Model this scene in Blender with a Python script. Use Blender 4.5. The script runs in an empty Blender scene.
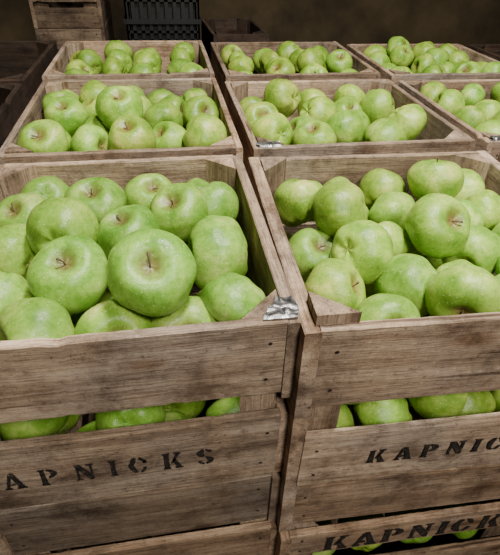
import bpy, math, random
import numpy as np
from mathutils import Vector, Matrix, noise
random.seed(7); rng=np.random.default_rng(7)
S=0.30          # metres per unit (unit = camera height above the crate rims)
FLOOR=-2.5*S
COL=bpy.context.scene.collection
HC=1.25         # crate height in units

# ------------------------------------------------------------ materials
def newmat(name):
    m=bpy.data.materials.new(name); m.use_nodes=True
    nt=m.node_tree; b=nt.nodes['Principled BSDF']
    return m,nt,b
def N(nt,t,**k):
    n=nt.nodes.new(t)
    for a,v in k.items(): setattr(n,a,v)
    return n
def ramp(nt,stops):
    r=N(nt,'ShaderNodeValToRGB'); e=r.color_ramp.elements
    while len(e)<len(stops): e.new(.5)
    for i,(p,c) in enumerate(stops):
        e[i].position=p; e[i].color=(*c,1) if len(c)==3 else c
    return r
def mixc(nt,mode,fac,a,b):
    m=N(nt,'ShaderNodeMix',data_type='RGBA',blend_type=mode)
    L=nt.links
    if isinstance(fac,(int,float)): m.inputs[0].default_value=fac
    else: L.new(fac,m.inputs[0])
    for v,i in ((a,6),(b,7)):
        if isinstance(v,tuple): m.inputs[i].default_value=(*v,1)
        else: L.new(v,m.inputs[i])
    return m.outputs[2]
def noise_n(nt,vec,scale,detail=4,rough=.6,dist=0,vs=None):
    L=nt.links
    if vs is not None:
        mp=N(nt,'ShaderNodeMapping'); mp.inputs['Scale'].default_value=vs
        L.new(vec,mp.inputs['Vector']); vec=mp.outputs[0]
    n=N(nt,'ShaderNodeTexNoise'); n.inputs['Scale'].default_value=scale
    n.inputs['Detail'].default_value=detail; n.inputs['Roughness'].default_value=rough
    n.inputs['Distortion'].default_value=dist
    L.new(vec,n.inputs['Vector']); return n.outputs['Fac']

def wood(name,dark,mid,light,gain=1.0):
    m,nt,b=newmat(name); L=nt.links
    at=N(nt,'ShaderNodeAttribute',attribute_name='grain'); v=at.outputs['Vector']
    tn=N(nt,'ShaderNodeAttribute',attribute_name='tint')
    n1=noise_n(nt,v,1,8,.75,.1,(6,120,120))
    n2=noise_n(nt,v,1,5,.6,.3,(3,26,26))
    n3=noise_n(nt,v,12,7,.75)
    n4=noise_n(nt,v,1,4,.8,0,(18,640,640))
    n5=noise_n(nt,v,120,6,.85)
    n6=noise_n(nt,v,1,3,.6,.2,(2,60,60))
    n7=noise_n(nt,v,5,3,.6)
    r1=ramp(nt,[(.30,dark),(.5,mid),(.70,light)]); L.new(n2,r1.inputs[0])
    r2=ramp(nt,[(.34,(.52,.46,.42)),(.48,(.95,.94,.93)),(.66,(1.14,1.13,1.12))]); L.new(n1,r2.inputs[0])
    c=mixc(nt,'MULTIPLY',.8,r1.outputs[0],r2.outputs[0])
    r3=ramp(nt,[(.36,(.38,.33,.30)),(.5,(.95,.95,.95)),(.64,(1.25,1.24,1.22))]); L.new(n3,r3.inputs[0])
    c=mixc(nt,'MULTIPLY',.88,c,r3.outputs[0])
    r4=ramp(nt,[(.42,(.42,.36,.33)),(.5,(1.03,1.03,1.03))]); L.new(n4,r4.inputs[0])
    c=mixc(nt,'MULTIPLY',.65,c,r4.outputs[0])
    r5=ramp(nt,[(.36,(.35,.31,.29)),(.44,(1,1,1)),(.57,(1,1,1)),(.66,(1.6,1.6,1.6))]); L.new(n5,r5.inputs[0])
    c=mixc(nt,'MULTIPLY',.8,c,r5.outputs[0])
    # long dark cracks along the grain
    r6=ramp(nt,[(.30,(.2,.16,.14)),(.345,(1,1,1))]); L.new(n6,r6.inputs[0])
    c=mixc(nt,'MULTIPLY',.8,c,r6.outputs[0])
    # grey weathering patches
    r7=ramp(nt,[(.45,(0,0,0)),(.62,(1,1,1))]); L.new(n7,r7.inputs[0])
    g=mixc(nt,'MULTIPLY',1,c,(.84,.89,.98))
    c=mixc(nt,'MIX',r7.outputs[0],c,g)
    # knots
    mp=N(nt,'ShaderNodeMapping'); mp.inputs['Scale'].default_value=(6,15,15); L.new(v,mp.inputs[0])
    vo=N(nt,'ShaderNodeTexVoronoi'); vo.inputs['Scale'].default_value=1; L.new(mp.outputs[0],vo.inputs['Vector'])
    rk=ramp(nt,[(.05,(.22,.15,.10)),(.12,(.65,.55,.46)),(.2,(1,1,1))]); L.new(vo.outputs['Distance'],rk.inputs[0])
    c=mixc(nt,'MULTIPLY',.85,c,rk.outputs[0])
    c=mixc(nt,'MULTIPLY',1,c,tn.outputs['Color'])
    L.new(c,b.inputs['Base Color']); b.inputs['Roughness'].default_value=.8
    b.inputs['Specular IOR Level'].default_value=.25
    ad=N(nt,'ShaderNodeMath',operation='ADD'); L.new(n1,ad.inputs[0]); L.new(n4,ad.inputs[1])
    ad2=N(nt,'ShaderNodeMath',operation='ADD'); L.new(ad.outputs[0],ad2.inputs[0]); L.new(n5,ad2.inputs[1])
    bp=N(nt,'ShaderNodeBump'); bp.inputs['Strength'].default_value=.65; bp.inputs['Distance'].default_value=.0015
    L.new(ad2.outputs[0],bp.inputs['Height']); L.new(bp.outputs[0],b.inputs['Normal'])
    return m
WOOD=wood('weathered_wood',(.215,.138,.086),(.48,.34,.225),(.68,.515,.365))
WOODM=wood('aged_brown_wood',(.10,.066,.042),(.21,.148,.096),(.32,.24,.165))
WOODD=wood('dimmed_weathered_wood',(.03,.018,.011),(.06,.037,.024),(.09,.06,.04))  # darker copy of the crate wood, background dimness put into its colour

def apple_material():
    m,nt,b=newmat('green_apple_skin'); L=nt.links
    tc=N(nt,'ShaderNodeTexCoord'); oi=N(nt,'ShaderNodeObjectInfo')
    off=N(nt,'ShaderNodeVectorMath',operation='SCALE'); 
    cx=N(nt,'ShaderNodeCombineXYZ'); 
    for i in range(3): L.new(oi.outputs['Random'],cx.inputs[i])
    L.new(cx.outputs[0],off.inputs[0]); off.inputs['Scale'].default_value=37
    av=N(nt,'ShaderNodeVectorMath',operation='ADD'); L.new(tc.outputs['Object'],av.inputs[0]); L.new(off.outputs[0],av.inputs[1])
    v=av.outputs[0]
    n1=noise_n(nt,v,1.1,3,.5,.3); n2=noise_n(nt,v,6,6,.7,.4); n3=noise_n(nt,v,1,5,.7,.8,(11,11,1.8))
    r1=ramp(nt,[(.30,(.135,.29,.022)),(.48,(.245,.43,.046)),(.62,(.355,.52,.078)),(.76,(.54,.60,.15))]); L.new(n1,r1.inputs[0])
    r2=ramp(nt,[(.32,(.56,.66,.5)),(.5,(1,1,1)),(.66,(1.22,1.14,1.35))]); L.new(n2,r2.inputs[0])
    c=mixc(nt,'MULTIPLY',.7,r1.outputs[0],r2.outputs[0])
    r3=ramp(nt,[(.38,(.74,.83,.6)),(.62,(1.14,1.08,1.15))]); L.new(n3,r3.inputs[0])
    c=mixc(nt,'MULTIPLY',.6,c,r3.outputs[0])
    # lenticels
    vo=N(nt,'ShaderNodeTexVoronoi'); vo.inputs['Scale'].default_value=8.5; L.new(v,vo.inputs['Vector'])
    rl=ramp(nt,[(.09,(1,1,1)),(.15,(0,0,0))]); L.new(vo.outputs['Distance'],rl.inputs[0])
    fm=N(nt,'ShaderNodeMath',operation='MULTIPLY'); L.new(rl.outputs[0],fm.inputs[0]); fm.inputs[1].default_value=.8
    c=mixc(nt,'MIX',fm.outputs[0],c,(.72,.76,.40))
    # stem cavity russet from object-space position
    sx=N(nt,'ShaderNodeSeparateXYZ'); L.new(tc.outputs['Object'],sx.inputs[0])
    cxy=N(nt,'ShaderNodeCombineXYZ'); L.new(sx.outputs[0],cxy.inputs[0]); L.new(sx.outputs[1],cxy.inputs[1])
    ln=N(nt,'ShaderNodeVectorMath',operation='LENGTH'); L.new(cxy.outputs[0],ln.inputs[0])
    nd=N(nt,'ShaderNodeMath',operation='MULTIPLY_ADD'); L.new(n2,nd.inputs[0]); nd.inputs[1].default_value=.36; L.new(ln.outputs['Value'],nd.inputs[2])
    rr=ramp(nt,[(.30,(1,1,1)),(.60,(0,0,0))]); L.new(nd.outputs[0],rr.inputs[0])
    up=N(nt,'ShaderNodeMath',operation='GREATER_THAN'); L.new(sx.outputs[2],up.inputs[0]); up.inputs[1].default_value=0
    f2=N(nt,'ShaderNodeMath',operation='MULTIPLY'); L.new(rr.outputs[0],f2.inputs[0]); L.new(up.outputs[0],f2.inputs[1])
    f3=N(nt,'ShaderNodeMath',operation='MULTIPLY'); L.new(f2.outputs[0],f3.inputs[0]); f3.inputs[1].default_value=.9
    c=mixc(nt,'MIX',f3.outputs[0],c,(.18,.125,.035))
    c=mixc(nt,'MULTIPLY',1,c,oi.outputs['Color'])
    L.new(c,b.inputs['Base Color'])
    b.inputs['Roughness'].default_value=.34; b.inputs['Specular IOR Level'].default_value=.4
    b.inputs['Subsurface Weight'].default_value=.04; b.inputs['Subsurface Radius'].default_value=(.5,.6,.2)
    b.inputs['Subsurface Scale'].default_value=.02
    bp=N(nt,'ShaderNodeBump'); bp.inputs['Strength'].default_value=.12; bp.inputs['Distance'].default_value=.02
    L.new(n2,bp.inputs['Height']); L.new(bp.outputs[0],b.inputs['Normal'])
    return m
APPLE=apple_material()
def simple(name,col,rough=.6,metal=0,nscale=0,var=.4):
    m,nt,b=newmat(name); L=nt.links
    tc=N(nt,'ShaderNodeTexCoord')
    n=noise_n(nt,tc.outputs['Object'],nscale or 5,5)
    r=ramp(nt,[(.3,tuple(x*(1-var) for x in col)),(.7,tuple(x*(1+var*.6) for x in col))]); L.new(n,r.inputs[0])
    L.new(r.outputs[0],b.inputs['Base Color']); b.inputs['Roughness'].default_value=rough; b.inputs['Metallic'].default_value=metal
    return m
STEM=simple('stem_brown',(.12,.08,.04),.7,0,4)
CALYX=simple('calyx_brown',(.07,.055,.03),.9,0,6)
def paint():
    m,nt,b=newmat('black_stencil_paint'); L=nt.links
    tc=N(nt,'ShaderNodeTexCoord')
    n=noise_n(nt,tc.outputs['Object'],170,7,.85)
    r=ramp(nt,[(.44,(.014,.012,.010)),(.56,(.035,.028,.024)),(.64,(.16,.12,.085)),(.72,(.30,.22,.15))]); L.new(n,r.inputs[0])
    L.new(r.outputs[0],b.inputs['Base Color']); b.inputs['Roughness'].default_value=.85; b.inputs['Specular IOR Level'].default_value=.2
    return m
PAINT=paint()
FOIL=simple('crumpled_tin',(.26,.255,.25),.4,.9,90,.7)
NAIL=simple('rusty_nail',(.05,.035,.03),.6,.5,50)
PLAST=simple('black_plastic',(.008,.008,.009),.5,0,8)
CONC=simple('brown_plaster',(.10,.07,.033),.9,0,3,.7)
FLO=simple('dusty_concrete',(.06,.05,.04),.9,0,3,.5)

def link(o,parent=None):
    COL.objects.link(o)
    if parent is not None: o.parent=parent
    return o
def meshobj(name,verts,faces,mat,parent=None,smooth=False):
    me=bpy.data.meshes.new(name); me.from_pydata(verts,[],faces)
    me.materials.append(mat)
    if smooth:
        for p in me.polygons: p.use_smooth=True
    o=bpy.data.objects.new(name,me); return link(o,parent)

# ------------------------------------------------------------ boards
class Boards:
    def __init__(s): s.v=[];s.f=[];s.g=[];s.t=[];s.mi=[]
    def board(s,o,a,w,t,L,W,T,jit=.0028,tint=None):
        """o: start centre; a,w,t axes (unit), sizes in units"""
        a,w,t=Vector(a),Vector(w),Vector(t); o=Vector(o)
        n=max(6,int(L/.025)); ch=.005
        prof=[(-W/2+ch,-T/2),(W/2-ch,-T/2),(W/2,-T/2+ch),(W/2,T/2-ch),(W/2-ch,T/2),(-W/2+ch,T/2),(-W/2,T/2-ch),(-W/2,-T/2+ch)]
        base=len(s.v); off=Vector((random.uniform(0,50),random.uniform(0,50),random.uniform(0,50)))
        tv=tint if tint else random.uniform(.62,1.08); hue=random.uniform(-.04,.05)
        tc=(tv*(1+hue),tv,tv*(1-hue))
        bow=random.uniform(-1,1)*.004
        e0,e1=random.uniform(-.006,.006),random.uniform(-.006,.006)
        for i in range(n+1):
            q=i/n; x=q*L
            for j,(pu,pw) in enumerate(prof):
                xe=x+ (e0*pu/W if i==0 else e1*pu/W if i==n else 0)
                e=1 if pu>0 else -1
                ju=noise.noise(Vector((x*1.5+off.x,e*5,off.y)))*jit*1.4+noise.noise(Vector((x*30+off.x,e*5,off.y)))*jit*.8
                nk=noise.noise(Vector((x*14+off.y,e*3,off.z)))
                if nk>.5: ju-=e*(nk-.5)*.05
                jw=bow*math.sin(q*math.pi)+noise.noise(Vector((x*2+off.z,pu*3,7)))*jit*.5
                s.v.append((o+a*xe+w*(pu+ju)+t*(pw+jw))*S)
                s.g.append(((x+off.x)*S,(pu+off.y)*S,(pw+off.z)*S)); s.t.append(tc)
        for i in range(n):
            for j in range(8):
                k=(j+1)%8; b0=base+i*8
                s.f.append((b0+j,b0+k,b0+8+k,b0+8+j)); s.mi.append(0)
        s.f.append(tuple(base+j for j in reversed(range(8)))); s.mi.append(0)
        s.f.append(tuple(base+n*8+j for j in range(8))); s.mi.append(0)
    def tri(s,p,q,r,z0,z1,hp=0):
        base=len(s.v); off=[random.uniform(0,50) for _ in range(3)]; tv=random.uniform(.6,.95)
        n=8
        for i in range(n+1):
            z=z0+(z1-z0)*i/n
            for k,(x,y) in enumerate((p,q,r)):
                dz=(random.uniform(-.008,.008) + (hp if k!=1 else 0)) if i==n else 0
                s.v.append(Vector((x,y,z+dz))*S); s.g.append(((z+off[0])*S,(x+off[1])*S,(y+off[2])*S)); s.t.append((tv,tv,tv))
        for i in range(n):
            for j in range(3):
                k=(j+1)%3; b=base+i*3
                s.f.append((b+j,b+k,b+3+k,b+3+j)); s.mi.append(0)
        s.f.append((base+2,base+1,base)); s.mi.append(0)
        s.f.append((base+n*3,base+n*3+1,base+n*3+2)); s.mi.append(0)
    def nail(s,x,y,z,r=.007):
        base=len(s.v)
        for j in range(8):
            an=j/8*2*math.pi
            s.v.append(Vector((x+r*math.cos(an),y,z+r*math.sin(an)))*S); s.g.append((0,0,0)); s.t.append((1,1,1))
        s.f.append(tuple(base+j for j in range(8))); s.mi.append(1)
    def make(s,name,mat,parent):
        me=bpy.data.meshes.new(name); me.from_pydata(s.v,[],s.f)
        me.materials.append(mat); me.materials.append(NAIL)
        me.polygons.foreach_set('material_index',s.mi)
        a=me.attributes.new('grain','FLOAT_VECTOR','POINT'); a.data.foreach_set('vector',[c for g in s.g for c in g])
        a=me.attributes.new('tint','FLOAT_COLOR','POINT'); a.data.foreach_set('color',[c for g in s.t for c in (*g,1)])
        bmfix(me)
        o=bpy.data.objects.new(name,me); return link(o,parent)
import bmesh
def bmfix(me):
    bm=bmesh.new(); bm.from_mesh(me); bmesh.ops.recalc_face_normals(bm,faces=bm.faces); bm.to_mesh(me); bm.free()

# ------------------------------------------------------------ stencil letters
def rect(x0,y0,x1,y1): return [(x0,y0),(x1,y0),(x1,y1),(x0,y1)]
def arc(cx,cy,ro,ri,a0,a1,n=10):
    o=[(cx+ro[0]*math.cos(math.radians(a0+(a1-a0)*i/n)),cy+ro[1]*math.sin(math.radians(a0+(a1-a0)*i/n))) for i in range(n+1)]
    q=[(cx+ri[0]*math.cos(math.radians(a0+(a1-a0)*i/n)),cy+ri[1]*math.sin(math.radians(a0+(a1-a0)*i/n))) for i in range(n+1)]
    return [[o[i],o[i+1],q[i+1],q[i]] for i in range(n)]
def stem(x): return [rect(x,.08,x+.24,.92),rect(x-.05,0,x+.29,.10),rect(x-.05,.90,x+.29,1)]
G={
'K':stem(.05)+[[(.36,.34),(.49,.34),(.78,.92),(.61,.92)],rect(.52,.90,.84,1),[(.42,.50),(.60,.09),(.87,.09),(.57,.68)],rect(.54,0,.92,.10)],
'A':[[(.05,.09),(.19,.09),(.42,.74),(.35,.97)],[(.38,1),(.55,1),(.87,.09),(.59,.09),(.40,.84)],rect(0,0,.29,.11),rect(.50,0,.92,.11),[(.24,.24),(.50,.24),(.47,.37),(.28,.37)]],
'P':stem(.05)+arc(.38,.71,(.42,.29),(.15,.15),88,-88),
'N':[rect(.05,.09,.17,.80),rect(0,0,.27,.10),[(.03,1),(.31,1),(.78,.28),(.78,0),(.61,0),(.03,.87)],rect(.66,.38,.78,.91),rect(.55,.90,.86,1)],
'I':stem(.28),
'C':arc(.42,.5,(.43,.5),(.15,.38),98,262,14)+arc(.46,.5,(.38,.5),(.21,.37),82,20,6)+arc(.46,.5,(.38,.5),(.21,.37),-20,-82,6)+[rect(.66,.60,.81,.78)],
'S':arc(.40,.73,(.36,.27),(.19,.14),10,82,6)+arc(.40,.73,(.38,.27),(.10,.12),98,262,12)+arc(.40,.27,(.39,.28),(.11,.13),82,-82,12)+arc(.40,.27,(.37,.27),(.20,.14),-98,-170,6),
}
POS=[('K',0),('A',1.0),('P',2.0),('N',2.98),('I',3.8),('C',4.5),('K',5.5),('S',6.5)]
def lettering(parent,xk,zc,y,h,pitch,mat=None,aspect=1.0):
    v=[];f=[]
    for ch,p in POS:
        for poly in G[ch]:
            b=len(v)
            for (x,z) in poly:
                X=xk+p*pitch+(x-.42)*h*aspect; Z=zc+(z-.5)*h
                X+=noise.noise(Vector((X*40,Z*40,3)))*.005; Z+=noise.noise(Vector((X*40,Z*40,9)))*.005
                v.append(Vector((X,y,Z))*S)
            f.append(tuple(range(b,b+len(poly))))
    o=meshobj('stencil_lettering',v,f,mat or PAINT,parent)
    o['label']='worn black stencilled lettering reading KAPNICKS'
    return o

# ------------------------------------------------------------ foil strap
def foil(parent,cx,cy,w,d,drop,sx=1,zt=.02,seed=0):
    n=22; v=[];f=[]; rr=random.Random(seed)
    for i in range(n+1):
        for j in range(n+1):
            u=i/n; q=j/n
            x=cx+(u-.5)*w*(1-.55*q if sx>0 else 1); y=cy+(q-.5)*d; z=zt
            if sx>0: x+=.26*q*w
            if q<.22: z-=drop*(1-q/.22); y=cy+(.22-.5)*d-.006
            k=Vector((x*17,y*17,seed))
            x+=noise.noise(k*1.4)*.022; y+=(noise.noise(k*1.4+Vector((9,0,0)))*.020 if q>=.22 else -abs(noise.noise(k))*.006)
            z+=(.35-abs(noise.noise(k+Vector((0,9,0)))))*.008+noise.noise(k*3)*.004 if q>=.22 else 0
            v.append(Vector((x,y,z))*S)
    for i in range(n):
        for j in range(n):
            a=i*(n+1)+j; f.append((a,a+n+1,a+n+2,a+1))
    o=meshobj('corner_strap',v,f,FOIL,parent); o['label']='crumpled silver tin corner strap'
    return o

# ------------------------------------------------------------ crate
T=.036
def crate(x0,x1,y0,y1,zt,levels=None,label='',rot=0,mat=None,wedge=0,tints=None,TS=.036,slv=None,stint=None):
    mat=mat or WOOD
    levels=levels or [(0,.35),(.49,.83),(.87,1.245)]
    cx,cy=(x0+x1)/2,(y0+y1)/2
    e=bpy.data.objects.new('apple_crate',None); e.empty_display_size=.05
    e.location=(cx*S,cy*S,(zt-HC)*S); e.rotation_euler=(0,0,math.radians(rot)); COL.objects.link(e)
    e['label']=label or 'weathered grey-brown wooden slatted crate in a stack'
    e['category']='crate'; e['group']='stacked wooden apple crates'
    W=x1-x0; D=y1-y0
    X0,X1,Y0,Y1=-W/2,W/2,-D/2,D/2
    def zc(a,b): return HC-(a+b)/2
    for yy,nm in ((Y0+T/2,'end_panel'),(Y1-T/2,'end_panel')):
        B=Boards()
        for li,(a,b) in enumerate(levels):
            # each slat nailed on slightly proud of, or behind, its neighbour
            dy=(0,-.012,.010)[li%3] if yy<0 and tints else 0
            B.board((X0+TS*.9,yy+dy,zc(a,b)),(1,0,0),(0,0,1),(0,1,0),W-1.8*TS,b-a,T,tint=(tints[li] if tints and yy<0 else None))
            if yy<0:
                for xx in (X0+TS+.05,X1-TS-.05):
                    for zz in (.25,.75): B.nail(xx+random.uniform(-.01,.01),yy+dy-T/2-.004,HC-a-(b-a)*zz)
        p=B.make(nm,mat,e)
        if yy<0: front=p
    for xx in (X0+TS/2,X1-TS/2):
        B=Boards()
        for (a,b) in (slv or [(0,.35),(.45,.84),(.88,1.245)]):
            B.board((xx,Y0+random.uniform(-.008,-.002),zc(a,b)),(0,1,0),(0,0,1),(1,0,0),D,b-a,TS,tint=stint and stint*random.uniform(.92,1.05))
        B.make('side_panel',mat,e)
    a,b2=.135,.13
    for sx in (-1,1):
        for sy in (-1,1):
            x=sx*(W/2-TS-.004); y=sy*(D/2-T-.004)
            wd=wedge if (sx,sy)==(-1,-1) else 0
            if wd: x-=.018; y-=.012
            aa,bb=(a,b2) if not wd else (.14,.12)
            B=Boards(); B.tri((x,y),(x-sx*aa,y),(x,y-sy*bb),.05,HC+.002+wd)
            B.make('corner_post',mat,e)
    B=Boards(); nb=5; bw=(W-2*TS-.02)/nb
    for i in range(nb):
        B.board((X0+TS+.01+bw*(i+.5),Y0+T+.005,.03),(0,1,0),(1,0,0),(0,0,1),D-2*T-.01,bw-.03,.035)
    B.make('bottom_panel',mat,e)
    return e,front,(cx,cy,W,D)

L1L=[(0,.335),(.445,.825),(.88,1.245)]
R1L=[(0,.367),(.53,.855),(.91,1.225)]
SLV=[(0,.41),(.415,.85),(.855,1.245)]
CR={}
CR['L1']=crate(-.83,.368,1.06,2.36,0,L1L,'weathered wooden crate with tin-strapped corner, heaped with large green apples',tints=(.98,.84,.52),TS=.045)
CR['R1']=crate(.382,1.695,.985,2.30,0,R1L,'weathered wooden crate with stencilled lower slat, full of green apples',wedge=.045,rot=-1.8,tints=(.90,1.0,.70),TS=.055,slv=SLV,stint=1.05)
CR['L2']=crate(-.86,.395,2.45,3.83,0,None,'brown wooden crate heaped with glossy green apples')
CR['R2']=crate(.45,1.75,2.43,3.72,0,None,'brown wooden crate with tin corner strap, full of green apples')
CR['C1']=crate(1.80,3.0,.95,2.27,0,None,'wooden crate of green apples, only a corner showing')
CR['C2']=crate(1.81,3.1,2.40,3.66,0,None,'brown wooden crate with tin corner strap, full of green apples')
CR['L3']=crate(-.89,.40,3.95,5.17,0,None,'brown wooden crate half filled with green apples')
CR['R3']=crate(.48,1.75,3.88,5.09,0,None,'brown wooden crate of green apples in a far row')
CR['C3']=crate(1.82,3.02,3.82,4.96,0,None,'brown wooden crate of green apples in a far row')
CR['RL']=crate(.38,1.70,.955,2.28,-HC,[(-.01,.19),(.36,.80),(.84,1.245)],'wooden crate with stencilled top slat under another crate',rot=-1.2,tints=(.95,.85,.8),TS=.05,slv=SLV)
crate(-.82,.368,1.03,2.34,-HC,None,'plain weathered wooden crate underneath another crate',tints=(.8,.8,.8))
for k in ('L2','R2','C1','C2','L3','R3','C3'):
    cx,cy,W,D=CR[k][2]; src=CR[k][0]
    e=src.copy(); COL.objects.link(e); e.location.z-=HC*S; e['label']='weathered wooden crate underneath another crate'
    for c in list(src.children):
        q=c.copy(); COL.objects.link(q); q.parent=e
# neighbours and background stacks
for (a,b,c_,d_,r_) in ((-2.2,-.98,2.4,3.75,1),(-2.25,-.98,3.85,5.2,-1),(3.13,4.4,3.75,4.95,2),(.52,1.12,5.45,6.4,3)):
    crate(a,b,c_,d_,-HC,None,'wooden crate coloured dim, underneath another crate',r_,WOODD)
    crate(a,b,c_,d_,0,None,'empty brown wooden crate coloured dim, beside the rows of apples',r_,WOODD)
BL=[(0,.2),(.27,.47),(.54,.74),(.81,1.01),(1.06,1.245)]
for i,z in enumerate((-HC,0,HC)):
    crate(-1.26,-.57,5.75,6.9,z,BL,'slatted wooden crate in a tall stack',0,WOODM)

# lettering (positions local to crate)
e,fr,(cx,cy,W,D)=CR['L1']; lettering(fr,.049-6.5*.125-cx,HC-.635,-D/2-.018,.100,.125,aspect=.80)
e,fr,(cx,cy,W,D)=CR['R1']; lettering(fr,.735-cx,HC-.685,-D/2-.018,.088,.112,aspect=.90)
e,fr,(cx,cy,W,D)=CR['RL']; lettering(fr,.648-cx,HC-.10,-D/2-.006,.128,.143,aspect=.98)
e,fr,(cx,cy,W,D)=CR['L1']; foil(e,W/2-.065,-D/2+.05,.115,.115,.02,zt=HC+.012,seed=3)
e,fr,(cx,cy,W,D)=CR['R2']; foil(e,-W/2+.09,-D/2+.03,.12,.06,.05,-1,zt=HC+.010,seed=5)
e,fr,(cx,cy,W,D)=CR['C2']; foil(e,-W/2+.09,-D/2+.03,.12,.06,.05,-1,zt=HC+.010,seed=8)

# ------------------------------------------------------------ black plastic crate
def plastic(x0,x1,y0,y1,z0,z1):
    e=bpy.data.objects.new('plastic_crate',None); e.location=((x0+x1)/2*S,(y0+y1)/2*S,z0*S); COL.objects.link(e)
    e['label']='black ribbed plastic crate in a stack behind the apples'; e['category']='plastic crate'; e['group']='stacked black plastic crates'
    W,D,Hh=x1-x0,y1-y0,z1-z0
    def side(axis,sgn):
        v=[];f=[]
        def bx(a0,a1,b0,b1,t0,t1):
            b=len(v)
            for a in (a0,a1):
                for z in (b0,b1):
                    for t in (t0,t1):
                        v.append(Vector((a,t,z) if axis==0 else (t,a,z))*S)
            f.extend([(b,b+1,b+3,b+2),(b+4,b+6,b+7,b+5),(b,b+4,b+5,b+1),(b+2,b+3,b+7,b+6),(b,b+2,b+6,b+4),(b+1,b+5,b+7,b+3)])
        ln=W if axis==0 else D; dp=(D if axis==0 else W)/2*sgn
        i0,i1=sorted((dp,dp-sgn*.03)); o0,o1=sorted((dp+sgn*.02,dp-sgn*.04))
        for za,zb in ((0,.08),(Hh*.48,Hh*.54),(Hh-.1,Hh)): bx(-ln/2,ln/2,za,zb,o0,o1)
        k=9
        for i in range(k+1):
            a=-ln/2+ln*i/k; bx(max(-ln/2,a-.018),min(ln/2,a+.018),.08,Hh-.1,i0,i1)
        for zz in (.25,.36,.75): bx(-ln/2,ln/2,Hh*zz,Hh*zz+.025,i0,i1)
        # solid inner liner wall behind the ribs
        l0,l1=sorted((dp-sgn*.045,dp-sgn*.055)); bx(-ln/2+.06,ln/2-.06,.04,Hh-.06,l0,l1)
        o=meshobj('side_panel',v,f,PLAST,e)
    for ax in (0,1):
        for sg in (-1,1): side(ax,sg)
    v=[Vector((x,y,.03))*S for x,y in ((-W/2,-D/2),(W/2,-D/2),(W/2,D/2),(-W/2,D/2))]
    meshobj('bottom_panel',v,[(0,1,2,3)],PLAST,e)
for i in range(5):
    z=-2.5+i*.74; plastic(-.33,.42,5.6,6.7,z,z+.735)

# ------------------------------------------------------------ room shell
def slab(name,c,size,mat):
    v=[];x,y,z=[q/2 for q in size]
    for a in (-x,x):
        for b in (-y,y):
            for d in (-z,z): v.append((a,b,d))
    f=[(0,1,3,2),(4,6,7,5),(0,4,5,1),(2,3,7,6),(0,2,6,4),(1,5,7,3)]
    o=meshobj(name,v,f,mat); o.location=c; o['kind']='structure'; return o
slab('floor',(0.6,1.2,FLOOR-.05),(7,6,.1),FLO)
slab('wall_back',(0.6,3.1,1.0),(7,.1,3.6),CONC)
slab('wall_left',(-1.7,1.2,1.0),(.1,3.7,3.6),CONC)

# ------------------------------------------------------------ apples
def apple_mesh(name,seed,hs=.93,lob=.03,taper=.06):
    rr=random.Random(seed); nu,nv=40,30; v=[];f=[]
    o=Vector((rr.uniform(0,90),rr.uniform(0,90),0))
    for j in range(nv+1):
        t=math.pi*j/nv
        t=t-.12*math.sin(2*t)
        for i in range(nu):
            a=2*math.pi*i/nu
            r=math.sin(t)**.90*(1+taper*math.cos(t))
            z=hs*math.cos(t)-.32*math.exp(-(t/.30)**2)+.20*math.exp(-((math.pi-t)/.30)**2)
            d=Vector((math.cos(a)*math.sin(t),math.sin(a)*math.sin(t),math.cos(t)))
            w=1+.10*noise.noise(d*1.1+o)+.02*noise.noise(d*2.6+o)
            w+=lob*math.cos(5*a+seed)*(max(0,-math.cos(t))**2*.9+max(0,math.cos(t))**3*.4)
            r*=w; z*=w
            v.append((r*math.cos(a),r*math.sin(a),z))
    mr=np.mean([math.hypot(x,y) for x,y,z in v[13*nu:16*nu]])
    v=[(x/mr,y/mr,z/mr*.985) for x,y,z in v]
    for j in range(nv):
        for i in range(nu):
            k=(i+1)%nu; f.append((j*nu+i,(j+1)*nu+i,(j+1)*nu+k,j*nu+k))
    me=bpy.data.meshes.new(name); me.from_pydata(v,[],f); me.materials.append(APPLE)
    for p in me.polygons: p.use_smooth=True
    bm=bmesh.new(); bm.from_mesh(me); bmesh.ops.remove_doubles(bm,verts=bm.verts,dist=.0005)
    bmesh.ops.recalc_face_normals(bm,faces=bm.faces); bm.to_mesh(me); bm.free()
    return me
AM=[apple_mesh('apple',s,h,l,t) for s,h,l,t in ((1,.92,.03,.06),(2,.88,.045,.10),(3,.95,.02,.05),(4,.90,.04,.09),(5,.86,.03,.07),(6,.93,.05,.11))]
def stem_mesh(seed,ln):
    rr=random.Random(seed); v=[];f=[]; n=7;m=8; bx,by=rr.uniform(-.2,.2),rr.uniform(-.2,.2)
    for i in range(n+1):
        q=i/n; z=.52+q*ln; x=bx*q*q; y=by*q*q; r=.030*(1-.35*math.sin(q*math.pi)) + (.012 if i==n else 0)
        for j in range(m):
            a=2*math.pi*j/m; v.append((x+r*math.cos(a),y+r*math.sin(a),z))
    for i in range(n):
        for j in range(m):
            k=(j+1)%m; f.append((i*m+j,i*m+k,(i+1)*m+k,(i+1)*m+j))
    f.append(tuple(n*m+j for j in range(m)))
    me=bpy.data.meshes.new('stem'); me.from_pydata(v,[],f); me.materials.append(STEM)
    for p in me.polygons: p.use_smooth=True
    return me
SM=[stem_mesh(1,.26),stem_mesh(2,.20),stem_mesh(3,.34)]
def calyx_mesh():
    v=[(0,0,-.68)];f=[]
    for i in range(10):
        a=i/10*2*math.pi; r=.13 if i%2==0 else .05
        v.append((r*math.cos(a),r*math.sin(a),-.68-(.10 if i%2==0 else .02)))
    for i in range(10): f.append((0,1+i,1+(i+1)%10))
    me=bpy.data.meshes.new('calyx'); me.from_pydata(v,[],f); me.materials.append(CALYX); return me
CM=calyx_mesh()

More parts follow.
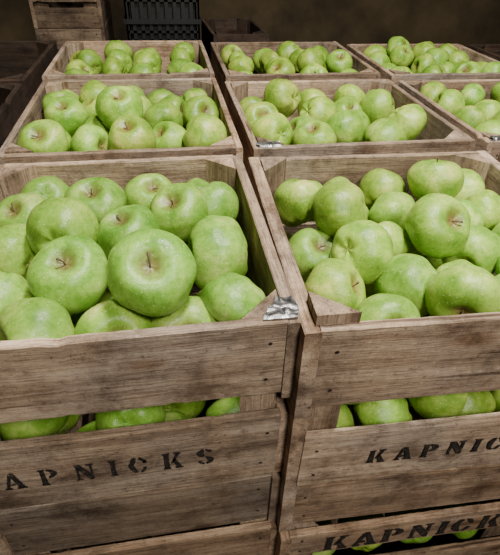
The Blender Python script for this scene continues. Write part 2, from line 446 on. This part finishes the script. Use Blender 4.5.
def pack(box,anch,fill,iters=300):
    P=np.array([a[:3] for a in anch]+[b[:3] for b in fill],float)
    R=np.array([a[3]/2 for a in anch]+[b[3]/2 for b in fill],float)
    na=len(anch); A=P[:na].copy(); n=len(P)
    P+=rng.normal(0,.002,P.shape)
    x0,x1,y0,y1,zf=box
    for it in range(iters):
        P[na:,2]-=.006*(1-it/iters)
        P[:na]+=(A-P[:na])*.13
        d=P[:,None]-P[None]; L=np.sqrt((d**2).sum(2))+1e-9
        m=(R[:,None]+R[None])*.975-L; np.fill_diagonal(m,0); m=np.clip(m,0,None)
        w=np.ones(n); w[:na]=.08
        ww=w[:,None]/(w[:,None]+w[None])
        P+=((d/L[...,None])*(m*ww)[...,None]).sum(1)*.5
        P[:,0]=np.clip(P[:,0],x0+R,x1-R); P[:,1]=np.clip(P[:,1],y0+R,y1-R); P[:,2]=np.maximum(P[:,2],zf+R)
    return P,R
NA=[0]
def rq(d):
    return Vector(d).to_track_quat('Z','Y')
def add_apple(p,r,d,tone,label,detail=True):
    me=AM[random.randrange(6)]
    o=bpy.data.objects.new('apple',me); o.location=Vector(p)*S
    if d is None:
        while True:
            d=Vector((random.gauss(0,1),random.gauss(.3,1.0),random.gauss(-.1,.7)))
            if d.length>.1 and not (d.normalized().y<-.5 and d.normalized().z>-.2): break
    q=rq(Vector(d).normalized()) @ Matrix.Rotation(random.uniform(0,6.28),3,'Z').to_quaternion()
    o.rotation_mode='QUATERNION'; o.rotation_quaternion=q
    k=r*S; o.scale=(k,k,k*random.uniform(.96,1.03))
    v=random.uniform(.78,1.14); y=random.uniform(-.10,.14)
    o.color=(tone[0]*v*(1+y),tone[1]*v,tone[2]*v,1)
    COL.objects.link(o); o['label']=label; o['category']='apple'
    if detail:
        s=bpy.data.objects.new('stem',SM[random.randrange(3)]); COL.objects.link(s); s.parent=o
        c=bpy.data.objects.new('calyx',CM); COL.objects.link(c); c.parent=o
    NA[0]+=1
    return o
def gridfill(x0,x1,y0,y1,z,d):
    out=[]; nx=max(1,int((x1-x0)/(d*1.0))); ny=max(1,int((y1-y0)/(d*1.0)))
    for i in range(nx):
        for j in range(ny):
            out.append(((x0+(i+.5)*(x1-x0)/nx)+random.uniform(-.03,.03),(y0+(j+.5)*(y1-y0)/ny)+random.uniform(-.03,.03),z+random.uniform(-.02,.02),d*random.uniform(.93,1.04)))
    return out
def sc(L,k=1,dz=0): return [(a[0]/100,a[1]/100,a[2]/100+dz,a[3]/1000*k,(a[4] if len(a)>4 else None)) for a in L]
L1=sc([(-8,128,4,290,(0,-6,8)),(-39,143,-5,282,(0,-4,9)),(-45,170,-3,278),(-17,174,-7,270,(-2,-2,9)),(16,150,-5,285),(8,181,-8,265,(-3,-4,8)),
(-34,202,-8,272,(-1,-3,10)),(-61,222,-13,268),(-9,214,-12,264,(1,-4,9)),(-70,203,-12,264,(-3,-4,9)),(-70,174,-12,266),(-66,147,-14,265),
(-46,120,-12,270,(-8,-5,2)),(-20,118,-16,272,(1,-8,6)),(9,119,-12,272,(0,-8,6)),(25,127,-13,255),(24,173,-9,268),(21,203,-12,265),(14,224,-16,258),(-35,228,-18,260)],.975)
R1=sc([(56,192,-6,258),(68,170,-4,258),(127,197,-1,268,(0,3,10)),(101,190,-14,250),(85,196,-14,250),(106,157,-2,278,(3,-7,7)),(56,163,-13,250,(2,-4,9)),
(56,134,-13,258),(71,146,-10,262),(90,165,-13,250),(88,132,-11,265),(98,112,-9,270,(-5,-8,-2)),(138,178,-14,250),(130,154,-15,250,(-7,-7,-1)),
(140,139,-14,255,(-3,-7,6)),(70,117,-17,260,(0,-8,6)),(115,132,-17,250),(156,181,-14,250),(62,214,-16,250),(106,212,-14,250),(150,207,-14,250),(122,112,-13,260),(152,158,-15,250),(84,217,-16,250)],.97)
L2=sc([(-73,346,-12,260),(-49,367,-12,260),(-28,300,0,285,(0,-4,9)),(-61,313,-10,262,(-1,-4,9)),(-67,275,-9,276,(-1,-6,8)),(-43,306,-14,250),(-21,270,-7,278,(-2,-3,9)),
(-5,364,-16,255),(-2,308,-10,262),(23,322,-11,262,(4,-7,6)),(21,271,-7,274),(0,283,-13,258),(-22,367,-15,250),(20,360,-16,255),(-70,374,-16,250),(-44,274,-11,262),(-46,338,-14,255),(-18,340,-15,255),(4,338,-15,255),(22,296,-14,250),(-70,298,-15,250)],.97,.025)
R2=sc([(80,336,-6,275),(60,310,-12,262,(0,-7,8)),(62,276,-8,262),(85,264,-8,258,(-3,-3,9)),(101,313,-10,262),(108,275,-7,262),(134,342,-11,258),(146,323,-10,262),(147,278,-5,272),
(86,293,-15,250),(128,264,-9,258),(108,350,-15,250),(122,300,-15,255),(127,322,-13,250,(3,-6,8)),(60,342,-17,255),(158,347,-16,255),(160,300,-15,250)],.97,.025)
def fillcrate(key,anch,layers,tone,label,group,zf,zt=0,detail=True,d=.25):
    cx,cy,W,D=CR[key][2]
    m=T+.008
    bx=(cx-W/2+m,cx+W/2-m,cy-D/2+m,cy+D/2-m)
    if key=='R1': bx=(bx[0]+.028,bx[1]-.03,bx[2]+.02,bx[3]-.02)
    if key=='L1': bx=(bx[0]+.009,bx[1]-.009,bx[2],bx[3])
    fl=[]
    for z in layers: fl+=gridfill(*bx,z,d)
    P,R=pack((*bx,zf),anch,fl)
    for i,(p,r) in enumerate(zip(P,R)):
        dr=anch[i][4] if i<len(anch) else None
        top=p[2]>zt-.30
        o=add_apple(p,r,dr,tone,label if top else 'green apple lower down in a full wooden crate',detail=detail and top or i<len(anch))
        o['group']=group
def topgrid(key,z=-.08,d=.24):
    cx,cy,W,D=CR[key][2]; m=T+.01
    return [(x+random.uniform(-.04,.04),y+random.uniform(-.04,.04),z+random.uniform(-.05,.06),dd*random.uniform(.97,1.07),(random.gauss(0,.6),-.5,.8) if random.random()<.2 else None) for x,y,_,dd in gridfill(cx-W/2+m,cx+W/2-m,cy-D/2+m,cy+D/2-m,z,d)]
tl=(.82,.89,1.0); tr=(1.04,1.01,1.18)
fillcrate('L1',L1,[-.48,-.74],tl,'large deep green apple with pale speckles in a crate','green apples in the strapped crate',-.98,d=.278)
fillcrate('R1',R1,[-.42,-.64],tr,'glossy yellow-green apple heaped in a crate','green apples in the stencilled crate',-.86,d=.26)
fillcrate('L2',L2,[-.40],(.98,.98,1.0),'green apple heaped in a crate','green apples in a second row crate',-.60,d=.27)
fillcrate('R2',R2,[-.40],(1.03,1.0,1.08),'bright green apple heaped in a crate','bright green apples in a second row crate',-.60,d=.27)
fillcrate('C2',topgrid('C2',-.08),[],(1.04,1.01,1.05),'bright green apple in a crate','green apples in an outer crate',-.28)
fillcrate('L3',topgrid('L3',-.12),[],(1.0,1.0,1),'bright green apple in a far crate','green apples in a far crate',-.30)
fillcrate('R3',topgrid('R3',-.08),[],(1.05,1.02,1),'bright green apple in a far crate','green apples in another far crate',-.28)
fillcrate('C3',topgrid('C3',-.08),[],(1.05,1.02,1),'bright green apple in a far crate','green apples in the outermost far crate',-.28)
fillcrate('C1',[(2.0,2.05,-.1,.28,None),(2.0,1.78,-.12,.28,None),(2.28,2.08,-.1,.28,None),(2.0,1.5,-.1,.28,None),(2.28,1.8,-.1,.28,None)],[],(1,1,1),'green apple in a crate','green apples beside a crate corner',-.28)
# lower right crate, seen through the slat gap
an=[]
for i in range(4):
    for j in range(2): an.append((.60+i*.28,1.14+j*.26,-HC-.40+random.uniform(-.03,.03),.27,None))
fillcrate('RL',an,[],tr,'green apple seen through a crate slat gap','green apples in the lower crate',-HC-.62,-HC)
print('apples',NA[0])

# ------------------------------------------------------------ lights
def area(name,loc,tgt,size,power,col):
    l=bpy.data.lights.new(name,'AREA'); l.shape='DISK'; l.size=size; l.energy=power; l.color=col
    o=bpy.data.objects.new(name,l); o.location=loc; o.rotation_euler=(Vector(tgt)-Vector(loc)).to_track_quat('-Z','Y').to_euler()
    COL.objects.link(o); return o
area('ceiling_lamp',(.38,.50,1.5),(.35,.5,0),.26,52,(1,.965,.9))
area('front_fill',(.3,-.72,1.25),(.35,.4,-.1),.3,30,(1,.95,.87))  # added fill light from the camera side, brightens the crate fronts
w=bpy.data.worlds.new('world'); bpy.context.scene.world=w; w.use_nodes=True
w.node_tree.nodes['Background'].inputs[0].default_value=(.95,.93,.9,1); w.node_tree.nodes['Background'].inputs[1].default_value=.045

# ------------------------------------------------------------ camera
th=math.radians(37.1);ps=math.radians(10.6);ro=.035
c,s=math.cos(th),math.sin(th);cp,sp=math.cos(ps),math.sin(ps)
Fv=Vector((sp*c,cp*c,-s)); R0=Vector((cp,-sp,0)); U0=Vector((sp*s,cp*s,c))
Rv=(R0+ro*U0).normalized(); Uv=(U0-ro*R0).normalized()
M=Matrix((( Rv.x,Uv.x,-Fv.x,0),(Rv.y,Uv.y,-Fv.y,0),(Rv.z,Uv.z,-Fv.z,S),(0,0,0,1)))
cam=bpy.data.cameras.new('camera'); cam.sensor_fit='HORIZONTAL'; cam.sensor_width=36; cam.lens=480/500*36; cam.clip_start=.01
co=bpy.data.objects.new('camera',cam); co.matrix_world=M; COL.objects.link(co); bpy.context.scene.camera=co
